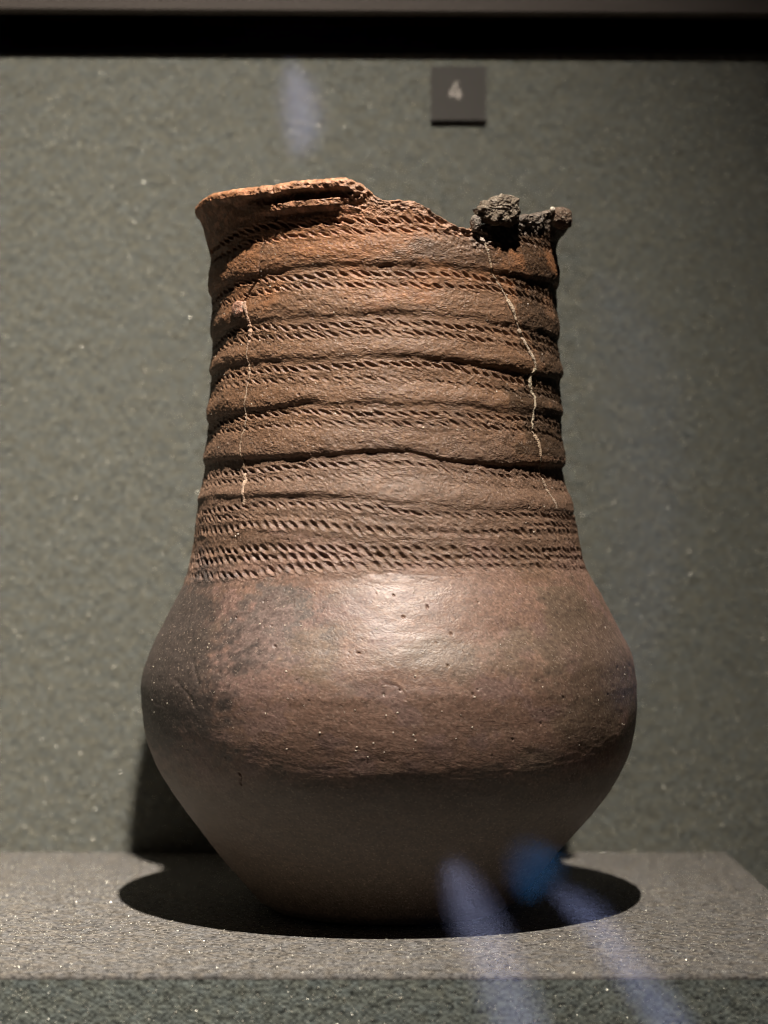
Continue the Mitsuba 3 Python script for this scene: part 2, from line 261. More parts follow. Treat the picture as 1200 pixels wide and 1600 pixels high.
STREAK = [(-42.0, 134.1), (-37.4, 136.4), (-31.2, 139.3), (-24.3, 141.5)]
SCR1 = [(-1.1, 109.2), (1.8, 108.2), (3.2, 105.6), (3.5, 102.2)]
SCR2 = [(22.3, 110.8), (26.9, 111.6), (31.7, 109.8)]
SCR3 = [(5.2, 150.7), (8.4, 148.8)]
LUMP1 = [(38.5, 311.8)]
LUMP2 = [(31.6, 304.4)]
LUMP3 = [(73.5, 313.5)]
BLOB = [(-53.9, 269.5)]
CHIP = [(67.3, 313.7)]
FL = [(-1.8, 309.6)]

PR = np.array(PROFILE)
rad_of = PchipInterpolator(PR[:, 0], PR[:, 1])
cen_of = PchipInterpolator(PR[:, 0], PR[:, 2])
STEP = 0.22
fine = np.arange(-103.0, 103.01, STEP)
coarse = np.linspace(103, 257, 62)[1:-1]
TH = np.r_[fine, coarse]                                       # degrees, 0 faces the camera, + to the right
NC = len(TH)
W = np.radians(np.where(TH > 180, TH - 360, TH))


def curve(pts, wob=0.0, seed=0):
    """a traced line round the vessel: z in mm for every column; levelled off and closed behind"""
    p = np.array(sorted(pts))
    m = p[:, 1].mean()
    xs = np.r_[p[0, 0] - 50, p[0, 0] - 16, p[:, 0], p[-1, 0] + 16, p[-1, 0] + 50]
    zs = np.r_[m, 0.5 * (m + p[0, 1]), p[:, 1], 0.5 * (m + p[-1, 1]), m]
    t = np.where(TH > 180, TH - 360, TH)
    z = np.interp(t, xs, zs)
    z[:len(fine)] = gaussian_filter1d(z[:len(fine)], 4)
    if wob:
        c = np.stack([np.cos(W) * 82, np.sin(W) * 82, np.full(NC, 7.7 * seed)], 1)
        z = z + wob * (1.2 * (fbm3(c, 9.0, 2, seed) - 0.5) + 1.2 * (fbm3(c, 2.4, 2, seed + 50) - 0.5))
    return z


TOPZ = curve([(-112, 312), (-101, 320.9)] + TOP + [(101, 316.9), (112, 311)])
back_t = np.abs(np.where(TH > 180, TH - 360, TH))
cc = np.stack([np.cos(W) * 80, np.sin(W) * 80, np.full(NC, 3.3)], 1)
TOPZ = np.where(back_t > 104, np.minimum(TOPZ, 311), TOPZ) + 1.6 * (fbm3(cc, 2.2, 3, 4) - 0.5) * smooth(-14, -8, np.where(TH > 180, TH - 360, TH)) + 1.1 * (fbm3(cc, 2.0, 3, 5) - 0.5)
TOPZ[:len(fine)] = gaussian_filter1d(TOPZ[:len(fine)], 1.0)
G = [None, curve(G1, .5, 1), curve(G2, .5, 2), curve(G3, .6, 3), curve(G4, .7, 4), curve(G5, .7, 5), curve(G6, .5, 6)]
CA = [curve(q, .3, 10 + i) for i, q in enumerate([C1A, C2A, C3A, C4A, C5A, C6A, C7A])]
CB = [curve(q, .3, 20 + i) for i, q in enumerate([C1B, C2B, C3B, C4B, C5B, C6B, C7B])]
ROW8, R9A, R9B, R9C = curve(C8, .2, 31), curve(C9A, .15, 32), curve(C9B, .15, 33), curve(C9C, .15, 34)
NB = R9C - 3.6 + 0.5 * (fbm3(cc, 8.0, 2, 9) - 0.5)
TD = np.where(TH > 180, TH - 360, TH)


def depth_of(pts, seed):
    p = np.array(pts, float)
    a = np.interp(TD, p[:, 0], p[:, 1])
    return 0.62 * a * (0.55 + 0.9 * fbm3(np.stack([np.cos(W) * 82, np.sin(W) * 82, np.full(NC, 5.1 * seed)], 1), 6.0, 3, 60 + seed))


A = [None,
     depth_of([(-90, 1.2), (-70, 1.6), (-45, 1.6), (-25, 1.3), (0, 1.5), (12, 1.2), (22, .6), (35, .9), (50, 2.0), (70, 2.2), (90, 1.6)], 1),
     depth_of([(-90, 1.3), (-70, 1.7), (-45, .8), (-20, .5), (0, .8), (25, .5), (50, 1.2), (90, 1.6)], 2),
     depth_of([(-90, 1.3), (-70, 1.7), (-45, 1.5), (-30, .7), (-10, .5), (5, 1.4), (20, 1.9), (45, 2.4), (70, 2.5), (90, 1.8)], 3),
     depth_of([(-90, 1.3), (-70, 1.7), (-45, 1.6), (-28, 1.9), (-14, .3), (8, .25), (30, .5), (60, 1.2), (90, 1.4)], 4),
     depth_of([(-90, 1.3), (-70, 1.7), (-45, 2.5), (-20, 2.3), (0, 2.2), (12, 1.8), (25, 2.8), (50, 3.2), (70, 3.0), (90, 2.2)], 5),
     depth_of([(-90, .9), (-55, .8), (-42, 1.7), (-20, 1.7), (-8, .8), (20, .7), (55, .9), (90, .9)], 6)]
# knots from the top down: (z curve, displacement in mm, name)
zero = np.zeros(NC)
K = [(TOPZ, zero, 'top'), (CA[0] + 3.0, zero - 0.5, ''), (CA[0], zero - 0.9, ''), (CB[0], zero - 0.7, ''), (CB[0] - 2.0, zero - 0.25, 'band')]
for k in range(1, 7):
    prev, g, a = K[-1][0], G[k], A[k]
    span = prev - (g + 0.35)
    full = 1.0 if k < 6 else 0.4
    K.append((prev - 0.34 * span, zero + 0.42 * full, ''))
    K.append((prev - 0.66 * span, zero + 0.58 * full, ''))
    K.append((g + 1.7, zero + 0.30 * full, ''))
    K.append((g + 0.85, zero - 0.16 * full, ''))
    K.append((g + 0.25, -0.55 * a, ''))
    K.append((g - 0.55, -a, 'groove'))
    K.append((np.minimum(CA[k], g - 1.1), -0.90 * a, ''))
    K.append((np.minimum(CB[k], g - 3.2), -0.62 * a, ''))
    K.append((np.minimum(CB[k] - 2.0, g - 5.0), -0.28 * a, 'band'))
K += [(ROW8, zero - 0.2, ''), (ROW8 - 2.6, zero, ''), (R9A + 2.2, zero, ''), (R9A, zero - 0.1, ''), (R9B, zero - 0.1, ''), (R9C, zero - 0.1, ''), (NB, zero, 'end')]
zk = np.stack([k[0] for k in K])
for i in range(1, len(zk)):
    zk[i] = np.minimum(zk[i], zk[i - 1] - 0.45)
dk = np.stack([k[1] for k in K])
rows_z, rows_d, split = [], [], {}
for i in range(len(K) - 1):
    gap = float(np.median(zk[i] - zk[i + 1]))
    n = max(5, int(round(gap / 0.30)))
    if K[i][2]:
        split.setdefault(K[i][2], []).append(len(rows_z))
    for j in range(n):
        t = j / n
        rows_z.append(zk[i] * (1 - t) + zk[i + 1] * t)
        rows_d.append(dk[i] * (1 - t) + dk[i + 1] * t)
    if i == 2:
        rim_end = len(rows_z)
split['end'] = [len(rows_z)]
Z = np.array(rows_z)
D = gaussian_filter1d(np.array(rows_d), 3.0, axis=0)
NN = len(Z)                                                    # neck rows, then the belly rows
zz = np.linspace(0, 160, 4001)
rr = rad_of(zz)
s = np.r_[0, np.cumsum(np.hypot(np.diff(zz), np.diff(rr)))]
nb_s = np.interp(NB, zz, s)
NBEL = 470
u = np.linspace(0, 1, NBEL)
Zb = np.interp((nb_s[None] * (1 - u[:, None])), s, zz)
Z = np.vstack([Z, Zb])
D = np.vstack([D, np.zeros_like(Zb)])
NR = len(Z)
R0g = rad_of(np.clip(Z, 0, 354))
ang = np.tile(W, (NR, 1))
P3 = np.stack([R0g * np.sin(ang), -R0g * np.cos(ang), Z], -1)  # mm, the undisplaced surface
arc_x = ang * R0g                                              # mm along the surface
neck = slice(0, NN)

# --- cord impressions: rows of slanted pits, each stamped by itself
front = len(fine)


def stamp_row(cv, pitch, lu, lv, depth, slant, weight, seed, fade=None):
    r = np.random.default_rng(seed)
    rm = rad_of(np.clip(np.interp(0, fine, cv[:front]), 0, 354))
    pos = -102.0
    while pos < 102.0:
        i = int((pos + 103.0) / STEP)
        z0 = cv[i] + r.normal(0, 0.18)
        worn = 0.45 + 1.1 * float(fbm3(np.array([[pos / 9.0 + 3.7 * seed, 0.5, 0.5]]), 1.0, 2, seed)[0])
        w = float(np.interp(pos, *zip(*weight))) * r.uniform(0.6, 1.15) * min(worn, 1.15)
        sl = math.radians(slant + r.normal(0, 5))
        a_, b_ = lu * r.uniform(0.8, 1.2), lv * r.uniform(0.8, 1.25)
        c0, c1 = max(0, i - int(4.5 / (rm * math.radians(STEP)))), min(front, i + int(4.5 / (rm * math.radians(STEP))) + 1)
        col = Z[:NN, i]
        k0, k1 = np.searchsorted(-col, -(z0 + 4.0)), np.searchsorted(-col, -(z0 - 4.0))
        if k1 > k0 and c1 > c0 and w > 0.03:
            ds = (W[c0:c1] - math.radians(pos))[None] * rm
            # the row follows its curve
            dz = Z[k0:k1, c0:c1] - z0 - (cv[c0:c1] - cv[i])[None]
            uu = (ds * math.cos(sl) - dz * math.sin(sl)) / a_
            vv = (ds * math.sin(sl) + dz * math.cos(sl)) / b_
            q = uu * uu + vv * vv
            D[k0:k1, c0:c1] += w * (-depth * np.exp(-(q ** 1.4) * 1.0) + 0.16 * depth * np.exp(-((np.sqrt(q) - 1.75) / 0.4) ** 2))
        pos += math.degrees(pitch * r.uniform(0.86, 1.14) / rm)


ALL = [(-103, 1), (103, 1)]
for k in range(7):
    wa = [ALL, ALL, ALL, ALL, [(-103, 1), (-50, 1), (-20, .8), (10, .55), (103, .9)], [(-103, 1), (-40, 1), (-10, .7), (20, .45), (103, .8)], [(-103, 1), (-20, .9), (0, .6), (20, .6), (50, .5), (60, 1), (103, 1)]][k]
    wb = [ALL, ALL, [(-103, 1), (103, .9)], [(-103, .9), (0, .6), (20, .5), (103, .9)], [(-103, 1), (-10, .55), (20, .6), (103, .9)],
          [(-103, .9), (-30, .7), (0, .35), (20, .2), (50, .4), (103, .7)], [(-103, 1), (-46, 1.0), (-40, .25), (0, .12), (40, .2), (58, .9), (103, 1)]][k]
    stamp_row(CA[k], 4.9, 2.05, 0.62, 1.05, 23, wa, 100 + k)
    stamp_row(CB[k], 4.9, 2.05, 0.56, 0.9, 23, wb, 120 + k)
stamp_row(ROW8, 4.7, 1.9, 0.95, 1.0, 38, [(-103, 1.1), (-42, 1.1), (-20, .9), (10, .6), (30, .7), (103, .9)], 140)
stamp_row(R9A, 4.75, 1.95, 0.86, 1.05, 32, [(-103, 1.1), (-20, 1.1), (10, .75), (40, .7), (103, 1)], 141)
stamp_row(R9B, 4.75, 2.0, 0.88, 1.08, 34, [(-103, 1.1), (-20, 1.1), (10, .8), (40, .7), (103, 1)], 142)
stamp_row(R9C, 4.75, 2.0, 0.86, 1.0, 36, [(-103, 1.15), (-20, 1.1), (8, .65), (40, .6), (103, .9)], 143)

# --- flaring rim: whole on the left, broken off from about -10 degrees, a stump of it on the right
below = np.clip(TOPZ[None] - Z[:NN], 0, 60)
TDn = TD[None]
flange = 1 - smooth(-13.0, -3.5, TDn + 2.2 * (fbm3(P3[:NN], 2.0, 2, 70) - 0.5) + 1.3 * (below - 6) / 6)
groovy = smooth(-43, -31, TDn) * (1 - smooth(-16.5, -6, TDn + 3 * (fbm3(P3[:NN], 2.0, 2, 75) - 0.5)))
lip = np.interp(below.ravel(), [0, 0.5, 1.6, 3.4, 4.6, 6, 9, 14, 20, 25, 60], [4.4, 5.6, 6.5, 6.7, 5.4, 4.6, 3.6, 2.2, .9, 0, 0]).reshape(below.shape)
lip2 = np.interp(below.ravel(), [0, 0.5, 1.6, 3.8, 4.9, 7.0, 8.2, 10.8, 12.8, 18, 25, 60], [4.4, 5.6, 6.4, 6.2, 2.7, 2.7, 4.6, 4.3, 2.0, .9, 0, 0]).reshape(below.shape)
shape_f = lip * (1 - groovy) + lip2 * groovy
stump = smooth(66, 78, TDn) * (1 - smooth(108, 125, np.abs(TDn))) * 4.6 * (1 - smooth(2, 15, below))
behind = smooth(95, 120, np.abs(TDn))
D[:NN] += shape_f * flange * (1 - behind) + stump
lipzone = (1 - smooth(2.5, 6, below)) * flange * (TDn < 0)
edge_zone = np.exp(-((flange - 0.5) / 0.42) ** 2) * (1 - smooth(9, 13, below)) * (np.abs(TDn) < 40)
crust = smooth(27, 31, TDn) * (1 - smooth(96, 104, np.abs(TDn))) * (1 - smooth(6.5, 10.5, below + 2.0 * (fbm3(P3[:NN], 3.0, 2, 71) - 0.5)))
broken = smooth(-6, -2, TDn) * (1 - smooth(27, 31, TDn)) * (1 - smooth(2.0, 5.0, below + 2.5 * (fbm3(P3[:NN], 4.0, 2, 72) - 0.5)))
gr1, gr2 = fbm3(P3[:NN], 1.3, 2, 73) - 0.5, fbm3(P3[:NN], 3.2, 2, 74) - 0.5
D[:NN] += (edge_zone * 2.4 + crust * 1.9 + broken * 0.9) * gr1 * 1.3 + lipzone * 1.1 * gr1 + (edge_zone * 1.5 + crust * 2.6 + broken * 1.2) * gr2

# --- handmade unevenness
uneven = fbm3(P3, 26, 3, 80) - 0.5
mid = fbm3(P3 * np.array([1, 1, 1.9]), 6.5, 3, 81) - 0.5
small = fbm3(P3, 1.5, 3, 82) - 0.5
is_neck = np.zeros((NR, 1))
is_neck[:NN] = 1
blend = gaussian_filter1d(is_neck[:, 0], 10)[:, None]
D += 1.5 * uneven + (0.75 * blend + 0.22 * (1 - blend)) * mid + (0.42 * blend + 0.05 * (1 - blend)) * small
# burnished belly: faint horizontal tool strokes
stroke = fbm3(P3 * np.array([0.22, 0.22, 1.0]), 2.2, 3, 83) - 0.5
D += 0.13 * (1 - blend) * stroke


sand = gaussian_filter1d(gaussian_filter1d(np.random.default_rng(31).normal(0, 1, D.shape), 0.8, axis=0), 0.8, axis=1)
sand /= sand.std()
D += (0.040 * blend + 0.012 * (1 - blend)) * sand


def mark(polys, width, depth, rows=slice(0, NR)):
    """scratches, folds and cracks: a shallow groove along a line of (angle, height) points"""
    for p in polys:
        p = np.array(p)
        for (t0, z0), (t1, z1) in zip(p[:-1], p[1:]):
            c0 = int((min(t0, t1) - 2.5 + 103) / STEP)
            c1 = int((max(t0, t1) + 2.5 + 103) / STEP)
            k = np.where((Z[:, (c0 + c1) // 2] > min(z0, z1) - 3) & (Z[:, (c0 + c1) // 2] < max(z0, z1) + 3))[0]
            k0, k1 = k[0], k[-1] + 1
            R_ = R0g[k0:k1, c0:c1]
            x, y = W[c0:c1][None] * R_, Z[k0:k1, c0:c1]
            ax, bx = math.radians(t0) * R_, math.radians(t1) * R_
            vx, vy = bx - ax, z1 - z0
            t = np.clip(((x - ax) * vx + (y - z0) * vy) / (vx * vx + vy * vy + 1e-9), 0, 1)
            q = np.hypot(x - ax - t * vx, y - z0 - t * vy)
            wv = width * (0.6 + 0.8 * fbm3(P3[k0:k1, c0:c1], 2.0, 2, 90))
            cur = -depth * np.exp(-(q / wv) ** 2)
            D[k0:k1, c0:c1] += np.where(t < 1, cur, 0) * (t > 0)


mark([LA, [(-43.2, 283.2), (-46.5, 278.0), (-50.6, 272.4)]], 0.32, 1.1)
mark([[(41.0, 275.2), (38.5, 279.8), (35.3, 284.5)]], 0.3, 0.8)
mark([LB], 0.40, 0.8)
mark([FOLD1, FOLD2, FOLD4], 1.1, 0.26)
mark([FOLD3], 0.32, 0.8)
mark([STREAK], 1.6, 0.30)
mark([SCR1], 0.6, 0.22)


def pits(pts, r_, d_, seed):
    g = np.random.default_rng(seed)
    for t, z in pts:
        i = int((t + 103) / STEP)
        c0, c1 = max(i - 12, 0), min(i + 13, front)
        k = np.where(np.abs(Z[:, i] - z) < 3)[0]
        k0, k1 = k[0], k[-1] + 1
        x = (W[c0:c1] - math.radians(t))[None] * R0g[k0:k1, c0:c1]
        y = Z[k0:k1, c0:c1] - z
        e = g.uniform(0.7, 1.4)
        q = np.hypot(x * e, y / e) / (r_ * g.uniform(0.7, 1.3))
        D[k0:k1, c0:c1] -= d_ * g.uniform(0.6, 1.2) * np.exp(-q ** 3)


pits(PITS, 0.46, 1.0, 5)
gp = np.random.default_rng(8)
pits([(gp.uniform(-80, 80), gp.uniform(72, 148)) for _ in range(60)], 0.30, 0.40, 6)
pits([(gp.uniform(-80, 80), gp.uniform(160, 296)) for _ in range(160)], 0.40, 0.6, 7)

# --- surface points: the neck is pushed out from the axis, the belly along its normal
sl = np.gradient(rad_of(zz), zz)
nz = -np.interp(Z, zz, sl) * (1 - is_neck)
nz = np.clip(nz, -2.5, 2.5) * smooth(0, 60, np.arange(NR) - NN)[:, None]
nl = np.sqrt(1 + nz * nz)
foot = smooth(0.5, 6, Z)
D = D * np.where(is_neck > 0, 1, 0.15 + 0.85 * foot)
RR = R0g + D / nl
ZZ = np.maximum(Z + D * nz / nl * foot, 0.35)
ZZ[-1] = 0.35
CX = cen_of(np.clip(Z, 0, 354))
X3 = np.stack([CX + RR * np.sin(ang), -RR * np.cos(ang), ZZ], -1)

# --- colour of the fired clay: orange where it burnt in air, brown-mauve below, grey and dark fire clouds, painted shadow low down (mm space)
f1 = fbm3(P3, 30, 4, 200)
f2 = fbm3(P3 + 300, 11, 4, 201)
f3 = fbm3(P3 + 700, 3.0, 3, 202)
f4 = fbm3(P3 + 900, 0.9, 2, 203)


def C(*c):
    return np.array(c)


def lay(base, col, w):
    return base * (1 - w[..., None]) + np.asarray(col) * w[..., None]


hz = Z + 60 * (f1 - 0.5) + 34 * (f2 - 0.5)
TG = np.tile(TD, (NR, 1))
col = np.broadcast_to(C(.200, .119, .085), X3.shape).copy()                       # belly brown
col = lay(col, C(.160, .094, .059), smooth(150, 165, hz))                         # lower neck
col = lay(col, C(.175, .094, .050), smooth(200, 225, hz))                         # upper neck, warmer
col = lay(col, C(.240, .105, .043), smooth(265, 290, hz))                         # orange top
col = lay(col, C(.41, .19, .10), smooth(.46, .62, f3) * smooth(300, 306, hz) * (TG < 0))  # fresh pinkish clay of the broken rim
col = lay(col, C(.185, .115, .095), .8 * smooth(.50, .62, f2) * (Z < 148))         # mauve patches on the belly
col = lay(col, C(.150, .105, .070), .7 * smooth(.52, .66, f1) * (Z < 148))        # olive brown clouds
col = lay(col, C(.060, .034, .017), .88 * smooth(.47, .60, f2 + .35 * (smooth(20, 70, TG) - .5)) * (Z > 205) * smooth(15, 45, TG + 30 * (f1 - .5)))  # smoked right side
gc = np.hypot((TG + 30) * 1.9, (Z - 133) * 1.5)
col = lay(col, C(.105, .090, .080), .85 * smooth(34, 16, gc + 46 * (f2 - .5) + 26 * (f3 - .5)))         # grey cloud at the left shoulder
gc = np.hypot((TG + 33) * 1.7, (Z - 118) * 1.0)
col = lay(col, C(.220, .142, .120), .60 * smooth(30, 12, gc + 40 * (f2 - .5) + 30 * (f3 - .5)))        # pale mauve blotch below it
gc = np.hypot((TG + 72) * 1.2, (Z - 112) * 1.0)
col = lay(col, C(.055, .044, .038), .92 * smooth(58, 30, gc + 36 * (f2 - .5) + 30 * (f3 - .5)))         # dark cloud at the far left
gc = np.hypot((TG - 58) * 1.3, (Z - 118) * 1.1)
col = lay(col, C(.115, .080, .056), .75 * smooth(38, 16, gc + 40 * (f2 - .5) + 26 * (f3 - .5)))        # brown cloud at the right shoulder
gc = np.hypot((TG - 24) * 1.0, (Z - 291) * 2.0)
col = lay(col, C(.075, .045, .026), .7 * smooth(20, 8, gc + 22 * (f2 - .5) + 16 * (f3 - .5)))          # sooty spot on the first band
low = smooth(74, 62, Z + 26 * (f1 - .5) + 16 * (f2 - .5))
col = lay(col, C(.105, .080, .058), .85 * low)                                      # darker lower wall; shadow under the belly put into the colour
cr = np.zeros((NR, NC))
cr[:NN] = np.clip(crust, 0, 1)
col = lay(col, C(.110, .088, .068), .9 * cr)
br = np.zeros((NR, NC))
br[:NN] = np.clip(np.maximum(broken, edge_zone), 0, 1)
col = lay(col, C(.27, .155, .095), .75 * br)
col = col * (0.74 + 0.52 * f3[..., None]) * (0.72 + 0.56 * f4[..., None])
col = col * np.clip(1 + 0.13 * sand, .6, 1.5)[..., None]
grain = smooth(.70, .76, fbm3(P3 + 50, 0.8, 2, 204))
col = lay(col, C(.40, .30, .23), .5 * grain)

# --- faces and normals over the whole wall, then split into parts along the rows
vid = np.arange(NR * NC).reshape(NR, NC)


def grid_faces(a, b):
    v0, v1 = vid[a:b], vid[a + 1:b + 1]
    p, q, r_, t_ = v0, np.roll(v0, -1, 1), np.roll(v1, -1, 1), v1
    return np.concatenate([np.stack([p, t_, r_], -1).reshape(-1, 3), np.stack([p, r_, q], -1).reshape(-1, 3)])


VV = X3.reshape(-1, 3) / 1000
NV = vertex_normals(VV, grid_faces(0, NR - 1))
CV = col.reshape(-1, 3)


def part(key, ranges, bsdf, extra=None):
    f = np.concatenate([grid_faces(a, b) for a, b in ranges])
    used, inv = np.unique(f, return_inverse=True)
    v_, n_, c_, f_ = VV[used], NV[used], CV[used], inv.reshape(-1, 3)
    if extra is not None:
        ev, ef, en, ec = extra
        f_ = np.vstack([f_, ef + len(v_)])
        v_, n_, c_ = np.vstack([v_, ev]), np.vstack([n_, en]), np.vstack([c_, ec])
    put(key, v_, f_, n_, c_, bsdf)


# rim top and inside wall: rounded over 7 mm of thickness, then down inside
inner = [(0.0, 0.0), (0.5, 0.35), (1.4, 0.55), (3.0, 0.6), (4.8, 0.4), (6.0, -0.2), (6.8, -1.4), (7.2, -4), (7.6, -12), (8.0, -40), (8.0, -90), (7.5, -150)]
iv = []
for o, dz in inner:
    zt = TOPZ + dz + 0.9 * (fbm3(np.stack([np.cos(W) * (80 - o), np.sin(W) * (80 - o), np.full(NC, 1.0)], 1), 1.6, 3, 300) - 0.5) * (0 < o < 7)
    rt = (RR[0] - o) if o < 7.1 else np.full(NC, 71.0)
    iv.append(np.stack([CX[0] + rt * np.sin(W), -rt * np.cos(W), zt], 1))
iv[0][:, 2] = ZZ[0]
iv = np.array(iv)
ivid = np.arange(iv.shape[0] * NC).reshape(-1, NC)
p, q, r_, t_ = ivid[:-1], np.roll(ivid[:-1], -1, 1), np.roll(ivid[1:], -1, 1), ivid[1:]
ef = np.concatenate([np.stack([p, q, r_], -1).reshape(-1, 3), np.stack([p, r_, t_], -1).reshape(-1, 3)])
ev = iv.reshape(-1, 3) / 1000
en = vertex_normals(ev, ef)
ec = np.tile(col[0], (iv.shape[0], 1))

part('clay_vessel__rim', [(0, rim_end)], 'mat_neck', (ev, ef, en, ec))
bands, grooves = split['band'], split['groove']
neck_ranges, band_no = [(rim_end, bands[0])], 0
for k in range(6):
    part('clay_vessel__neck__raised_band' + (f'_{k:03d}' if k else ''), [(bands[k], grooves[k])], 'mat_neck')
    neck_ranges.append((grooves[k], bands[k + 1] if k < 5 else NN - 1))
neck_ranges[-1] = (grooves[5], NN)
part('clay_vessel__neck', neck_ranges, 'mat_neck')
foot_row = int(np.argmin(np.abs(Z[:, front // 2] - 30)))
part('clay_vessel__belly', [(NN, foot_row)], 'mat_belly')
# underside: a disc that closes the foot
bc = np.array([[cen_of(0) / 1000, 0, 0.00035]])
bf = np.stack([np.arange(NC), np.roll(np.arange(NC), -1), np.full(NC, NC)], 1)[:, ::-1]
ev = np.vstack([VV[vid[-1]], bc])
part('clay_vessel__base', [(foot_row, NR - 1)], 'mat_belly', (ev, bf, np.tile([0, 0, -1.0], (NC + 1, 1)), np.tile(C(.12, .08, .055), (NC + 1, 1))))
labels['clay_vessel'] = {'label': 'brown clay vessel with broken rim, corded banded neck and bulging belly standing on the shelf', 'category': 'vessel'}
labels['clay_vessel__rim'] = {'label': 'flared orange rim, whole on the left and broken away to the right'}


def surf(t, z):
    """the finished surface at an angle and height: point and outward direction (mm)"""
    i = int(round((t + 103) / STEP))
    k = int(np.argmin(np.abs(Z[:, i] - z)))
    return X3[k, i], NV[vid[k, i]]


# --- plaster in the cracks: narrow raised fillets pressed along the break
def fillet(key, pts, width, seed, tone=(.56, .47, .36)):
    p = np.array(pts, float)
    L = np.r_[0, np.cumsum(np.hypot(np.diff(np.radians(p[:, 0])) * 82, np.diff(p[:, 1])))]
    n = max(8, int(L[-1] / 0.25))
    tt = np.linspace(0, L[-1], n)
    a, z = np.interp(tt, L, p[:, 0]), np.interp(tt, L, p[:, 1])
    g = np.random.default_rng(seed)
    a = a + gaussian_filter1d(g.normal(0, 1, n), 2) * 0.28
    ctr, nor = zip(*[surf(x, y) for x, y in zip(a, z)])
    ctr = gaussian_filter1d(np.array(ctr), 1.2, axis=0)
    nor = gaussian_filter1d(np.array(nor), 3.0, axis=0)
    nor /= np.linalg.norm(nor, axis=1, keepdims=True)
    tan = np.gradient(ctr, axis=0)
    tan /= np.linalg.norm(tan, axis=1, keepdims=True)
    sid = np.cross(nor, tan)
    w = 1.55 * width * (0.85 + 0.45 * gaussian_filter1d(g.normal(0, 1, n), 7) * 2.0) * np.clip(np.minimum(tt, L[-1] - tt) / 0.8, 0.15, 1)
    m = 12
    ph = np.linspace(0, 2 * np.pi, m, endpoint=False)
    vv = ctr[:, None] + sid[:, None] * (np.cos(ph)[None, :, None] * w[:, None, None]) + nor[:, None] * ((np.sin(ph)[None, :] * 0.5 * np.clip(w, 0.3, 2)[:, None] + 0.16)[..., None])
    vv = vv + nor[:, None] * (0.30 * (fbm3(vv, 1.6, 2, seed) - 0.5))[..., None]
    i = np.arange(n * m).reshape(n, m)
    p0, p1, p2, p3 = i[:-1], np.roll(i[:-1], -1, 1), np.roll(i[1:], -1, 1), i[1:]
    f = np.concatenate([np.stack([p0, p1, p2], -1).reshape(-1, 3), np.stack([p0, p2, p3], -1).reshape(-1, 3)])
    v_ = vv.reshape(-1, 3)
    if (np.cross(v_[f[:, 1]] - v_[f[:, 0]], v_[f[:, 2]] - v_[f[:, 0]]) * (v_[f[:, 0]] - np.repeat(ctr, m, 0)[f[:, 0]])).sum() < 0:
        f = f[:, ::-1]
    cv = np.array(tone) * (0.42 + 0.8 * fbm3(v_, 1.1, 3, seed + 7))[:, None]
    put(key, v_ / 1000, f, vertex_normals(v_, f), cv, 'mat_plaster')


runs = [(R0, .75, (.60, .50, .42)), (R1, .35, (.42, .30, .20)), (R2, .68, (.60, .47, .34)), (R3, .80, (.58, .46, .34)), (R4, .72, (.50, .42, .30)), (R5, .62, (.52, .43, .31)), (R6, .72, (.60, .44, .30)), (R7, .55, (.50, .37, .27)), (R8, .55, (.52, .40, .30)),
        (L1, .72, (.46, .30, .21)), (L2, .26, (.36, .24, .16)), (L3, .34, (.50, .38, .28)), (L4, .50, (.48, .34, .24)), (L5, .45, (.50, .36, .26))]
runs += [(R0 + R1 + R2 + R3 + R4 + R5 + R6 + R7 + R8, .30, (.46, .36, .26)), (L1 + L2 + L3 + L4 + L5, .24, (.40, .29, .20))]
for i, (pts, w, tone) in enumerate(runs):
    fillet('clay_vessel__neck__plaster_fill' + (f'_{i:03d}' if i else ''), pts, w, 400 + i, tone)


# --- burnt lumps left of the rim, a mending patch, and pale mineral grains
def lump(key, t, z, out, half, seed, tone, amp=0.45, bsdf='mat_crust', squash=None):
    c0, n0 = surf(t, z)
    c0 = np.array([c0[0], c0[1], z])
    n0 = np.array([math.sin(math.radians(t)), -math.cos(math.radians(t)), 0.0])
    s0 = np.array([math.cos(math.radians(t)), math.sin(math.radians(t)), 0.0])
    b = trimesh.creation.icosphere(subdivisions=5)
    d = b.vertices
    base = np.sign(d) * np.abs(d) ** 0.78 * np.array(half)
    if squash is not None:
        base = squash(base)
    world = base[:, :1] * s0 + base[:, 1:2] * n0 + base[:, 2:] * np.array([0, 0, 1.0])
    q = world + c0
    g = amp * (3.2 * (fbm3(q, 5.0, 2, seed) - 0.5) + 2.2 * (fbm3(q, 1.9, 2, seed + 1) - 0.5) + 1.5 * (fbm3(q, 0.8, 2, seed + 2) - 0.5))
    dirn = d[:, :1] * s0 + d[:, 1:2] * n0 + d[:, 2:] * np.array([0, 0, 1.0])
    v_ = c0 + n0 * out + world + dirn * g[:, None]
    cv = np.array(tone) * (0.45 + 1.1 * fbm3(q, 1.2, 3, seed + 3))[:, None]
    cv = lay(cv, C(.36, .31, .25), .8 * smooth(.62, .70, fbm3(q + 40, 1.0, 2, seed + 4)))
    fl = b.faces[:, ::-1]
    put(key, v_ / 1000, fl, vertex_normals(v_, fl), cv, bsdf)


def tilt_lump(p):
    p = p.copy()
    p[:, 2] += 0.30 * p[:, 0] * np.clip(p[:, 2] / 3, 0, 1)
    p[:, 2] = np.where(p[:, 2] > 0, p[:, 2] * 0.95, p[:, 2] * 0.85)
    return p


